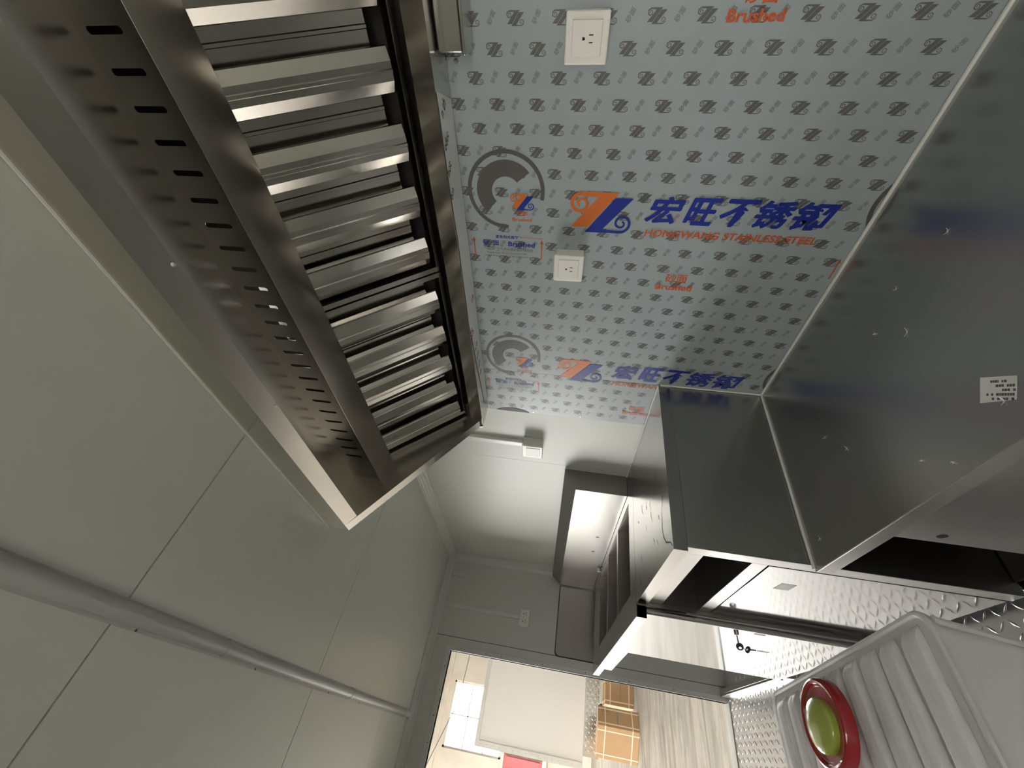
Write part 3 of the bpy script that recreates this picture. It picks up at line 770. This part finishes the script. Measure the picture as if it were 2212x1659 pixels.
# rim with three basin openings
basins = [(1.93, 2.26), (2.30, 2.63), (2.67, 3.02)]
by0, by1 = .165, .585
rm = MB(); T0, T1 = AZ - .002, AZ
rm.box(BX0, BX1, .002, by0, T0, T1).box(BX0, BX1, by1, BY, T0, T1)
xs_ = [BX0] + [e for b in basins for e in b] + [BX1]
for i in range(0, len(xs_), 2): rm.box(xs_[i], xs_[i + 1], by0, by1, T0, T1)
rm.build('rim', 'steel_top', sk)
MB().box(BX0, BX1, BY - .0015, BY, AZ - .040, T0).box(BX0, BX0 + .0015, .64, BY - .0015, AZ - .040, T0).box(BX1 - .0015, BX1, .002, BY - .0015, AZ - .04, T0).build('front_apron', 'steel', sk)
MB().box(BX0, BX0 + .002, .6505, BY, AZ - .0395, AZ - .003).build('apron_end', 'steel_sink', sk)
for a, b in basins:
    w = MB(); zb = AZ - .26
    w.box(a, b, by0, by1, zb - .002, zb).box(a - .002, a, by0, by1, zb, T0).box(b, b + .002, by0, by1, zb, T0).box(a, b, by0 - .002, by0, zb, T0).box(a, b, by1, by1 + .002, zb, T0)
    bo = w.build('basin', 'steel_sink', sk)
    mb = MB(); mb.lathe([(.028, 0), (.028, .002), (.02, .0025)], ((a + b) / 2, .37, zb), 16); mb.build('drain', 'black', bo)
bead('sealant_bead', [(BX0 + .002, .0055, AZ + .0015), (1.954, .0055, AZ + .0015)], .0028, sk)
# hollow wall splash with chamfered top
MB().prism([(.001, AZ + .0005), (.113, AZ + .0005), (.113, 1.180), (.058, 1.243), (.001, 1.243)], 'x', 1.956, XE - .03).build('wall_splash', 'steel_splash', sk, bevel=.0015)
fasteners('faucet_hole', 'black', sk, [(x, .1132, 1.004) for x in (2.51, 2.745)], (0, 1, 0), .011, .0006)
MB().tube([(3.02, .122, AZ + .012), (3.02, .140, AZ + .012)], .012, 10).build('plastic_clip', 'outlet', sk)
# flat splash on the end wall, one rounded corner
ep = [(.115, .868), (.590, .868)]
rr = .03
ep += [(.590 - rr + rr * math.cos(a), 1.170 - rr + rr * math.sin(a)) for a in [math.pi / 2 * k / 6 for k in range(7)]] + [(.115, 1.170)]
MB().prism(ep, 'x', XE - .010, XE - .0045).build('end_splash', 'steel_sink', sk, bevel=.001)
ep2 = [(.115, .862), (.597, .862)] + [(.596 - rr + rr * math.cos(a), 1.176 - rr + rr * math.sin(a)) for a in [math.pi / 2 * k / 6 for k in range(7)]] + [(.115, 1.176)]
MB().prism(ep2, 'x', XE - .0044, XE - .0005).build('end_splash_gasket', 'black', sk)
# body under the rim
MB().box(BX0, BX0 + .003, .02, .650, .02, AZ - .041).build('side_panel', 'steel_sink', sk)
MB().box(BX0 + .003, 2.64, .640, .652, .845, AZ - .040).build('top_rail', 'steel', sk)
MB().tube([(BX0 + .014, .664, .02), (BX0 + .014, .664, AZ - .041)], .0125, 18).build('corner_post', 'steel', sk, smooth=True)
dB = MB().box(BX0 + .024, 2.630, .660, .6655, .06, .876).build('door', 'steel_door', sk, bevel=.001)
MB().box(2.630, 2.640, .60, .664, .04, .876).build('door_edge_stile', 'steel_sink', sk)
MB().box(2.64, XE - .012, .02, .03, .03, .86).build('back_panel', 'steel_sink', sk)
MB().box(2.64, BX1, .640, .652, .80, AZ - .042).build('bay_rail', 'steel', sk)
MB().box(2.62, XE - .012, .640, .652, .0, .048).box(2.62, XE - .012, .61, .640, .040, .048).build('base_rail', 'steel', sk, bevel=.001)
# lock and keys
mb = MB(); mb.tube([(1.896, .6655, .523), (1.896, .679, .523)], [.0095, .0085], 16); mb.build('lock', 'steel', dB, smooth=True)
def key(name, label, head, tip, r, plane_n):
    t = thing(name, label, 'key', head, group='cabinet keys')
    h = Vector(head); tp2 = Vector(tip); d = (tp2 - h).normalized(); n = Vector(plane_n); q = d.cross(n).normalized(); n = q.cross(d).normalized()
    bow = MB(); m = 22; vs = []
    for rr_ in (r, r * .38):
        for sgn in (-1, 1):
            for k in range(m):
                a = 2 * math.pi * k / m; off = d * (-r * .35) if rr_ < r else Vector((0, 0, 0))
                vs.append(h + off + (d * math.cos(a) + q * math.sin(a)) * rr_ + n * sgn * .0018)
    fs = []
    for k in range(m):
        k2 = (k + 1) % m
        fs += [(k, k2, 2 * m + k2, 2 * m + k), (m + k, 3 * m + k, 3 * m + k2, m + k2), (k, m + k, m + k2, k2), (2 * m + k, 2 * m + k2, 3 * m + k2, 3 * m + k)]
    bow.mesh(vs, fs).build('bow', 'rubber', t)
    b0 = h + d * r * .8; bl = MB(); w = r * .32
    P = [b0 - q * w, b0 + q * w]; L2 = (tp2 - b0).length
    teeth = [b0 + q * w]
    for k in range(6): teeth.append(b0 + d * L2 * (k + 1) / 7 + q * w * (.9 if k % 2 else .35))
    outl = [b0 - q * w, tp2 - q * w * .5, tp2 + q * w * .3] + teeth[::-1]
    vv = [p + n * .001 for p in outl] + [p - n * .001 for p in outl]; c = len(outl)
    bl.mesh(vv, [tuple(range(c)), tuple(range(c, 2 * c))[::-1]] + [(i, c + i, c + (i + 1) % c, (i + 1) % c) for i in range(c)])
    bl.build('blade', 'steel', t); return t
key('cabinet_key', 'dark headed key standing in the cabinet door lock', (1.917, .712, .510), (1.898, .6795, .5225), .0135, (-.85, .35, .35))
key('cabinet_key', 'second dark headed key dangling beside the lock', (1.972, .705, .459), (1.995, .697, .418), .0135, (-.8, .5, .3))
mb = MB(); c = Vector((1.944, .711, .482)); pts = [c + Vector((.022 * math.cos(a), -.003 * math.cos(a), .006 * math.sin(a) - .018 * math.cos(a))) for a in [2 * math.pi * k / 20 for k in range(21)]]
mb.tube(pts, .0009, 6); tag(mb.build('key_ring', 'steel', smooth=True), 'thin wire ring joining the two cabinet keys', 'ring')
mb = MB(); mb.box(1.990, 2.010, .6955, .6965, .366, .412); tag(mb.build('key_tag', 'paper'), 'small white tag hanging below the second key', 'tag')

# ------------------------------------------------------------------ white ribbed tank with red and green cap
TZ = .5
near = Vector((.994, .796)); far = Vector((1.772, .875)); ex = (far - near).normalized(); ey = Vector((-ex.y, ex.x)); TL = (far - near).length; TW = .56
def tp3(u, v, z): p = near + ex * u + ey * v; return (p.x, p.y, z)
tk = thing('ribbed_tank', 'white plastic tank with a ribbed top standing in the aisle', 'tank', (near.x + .4, near.y + .3, 0))
body = MB(); lev = [(0.0, .055), (.10, .045), (.30, .022), (TZ - .035, .008), (TZ - .022, .0), (TZ - .012, .0)]
rad = .035; NS = 6
def loopz(z, ins):
    pts = []
    for cx, cy, a0 in ((TL - ins - rad, TW - ins - rad, 0), (ins + rad, TW - ins - rad, 90), (ins + rad, ins + rad, 180), (TL - ins - rad, ins + rad, 270)):
        for k in range(NS + 1):
            a = math.radians(a0 + 90 * k / NS); pts.append(tp3(cx + rad * math.cos(a), cy + rad * math.sin(a), z))
    return pts
lv = [loopz(z, i) for z, i in lev]; m = len(lv[0]); vs = [p for l in lv for p in l]; fs = []
for j in range(len(lv) - 1):
    for k in range(m): fs.append((j * m + k, j * m + (k + 1) % m, (j + 1) * m + (k + 1) % m, (j + 1) * m + k))
fs.append(tuple(range(m))[::-1]); fs.append(tuple(range((len(lv) - 1) * m, len(lv) * m)))
body.mesh(vs, fs).build('shell', 'tank_plastic', tk, smooth=True)
# rim bead around the top edge
rim = MB(); lp = loopz(TZ - .012, .003); rim.tube(lp + [lp[0], lp[1]], .0075, 8, cap=False); rim.build('rim', 'tank_plastic', tk, smooth=True)
cbd = MB(); cbd.tube([tp3(rad * .29 + i, rad * .29 + i, z) for z, i in ((.03, .05), (.10, .045), (.30, .022), (TZ - .03, .006))], .009, 8); cbd.build('corner_bead', 'tank_plastic', tk, smooth=True)
# ribs
NR = 9; pit = (TL - .05) / NR
for k in range(NR):
    u0 = .035 + k * pit; w = pit * .68
    rb = MB(); nseg = 16; prof_ = []
    for q in range(nseg + 1):
        s_ = q / nseg; prof_.append((u0 + w * s_, .021 * min(1, 4.5 * math.sin(math.pi * s_)) + (.0012 if q == nseg // 2 else 0)))
    stations = [(.020, 0), (.034, .55), (.05, .95), (.07, 1), (TW - .07, 1), (TW - .05, .9), (TW - .03, 0)]
    vs = []
    for v_, hs in stations:
        for (u, h) in prof_: vs.append(tp3(u, v_, TZ - .0135 + h * hs))
    fs = []
    for i in range(len(stations) - 1):
        for q in range(nseg): a = i * (nseg + 1) + q; fs.append((a, a + 1, a + nseg + 2, a + nseg + 1))
    rb.mesh(vs, fs).build('rib', 'tank_plastic', tk, smooth=True)
CX, CY, CZZ = 1.405, .975, TZ + .0085
cp = thing('tank_cap', 'round red cap with a glossy green dome on the white tank', 'cap', (CX, CY, CZZ))
MB().lathe([(.090, 0), (.097, .003), (.0975, .027), (.095, .032), (.090, .034), (.084, .032), (.081, .025), (.074, .016), (.0, .016)], (CX, CY, CZZ), 64).build('red_ring', 'red_plastic', cp, smooth=True)
MB().lathe([(.0790, .0235), (.0815, .0275), (.0785, .0275), (.0760, .0215)], (CX, CY, CZZ), 56).build('inner_lip', 'red_light', cp, smooth=True)
MB().lathe([(.055, .016), (.0585, .018), (.0590, .036), (.0575, .0405), (.0535, .0432), (.040, .0462), (.020, .0480), (.001, .0485)], (CX + .003, CY + .006, CZZ), 56).build('green_dome', 'green_plastic', cp, smooth=True)
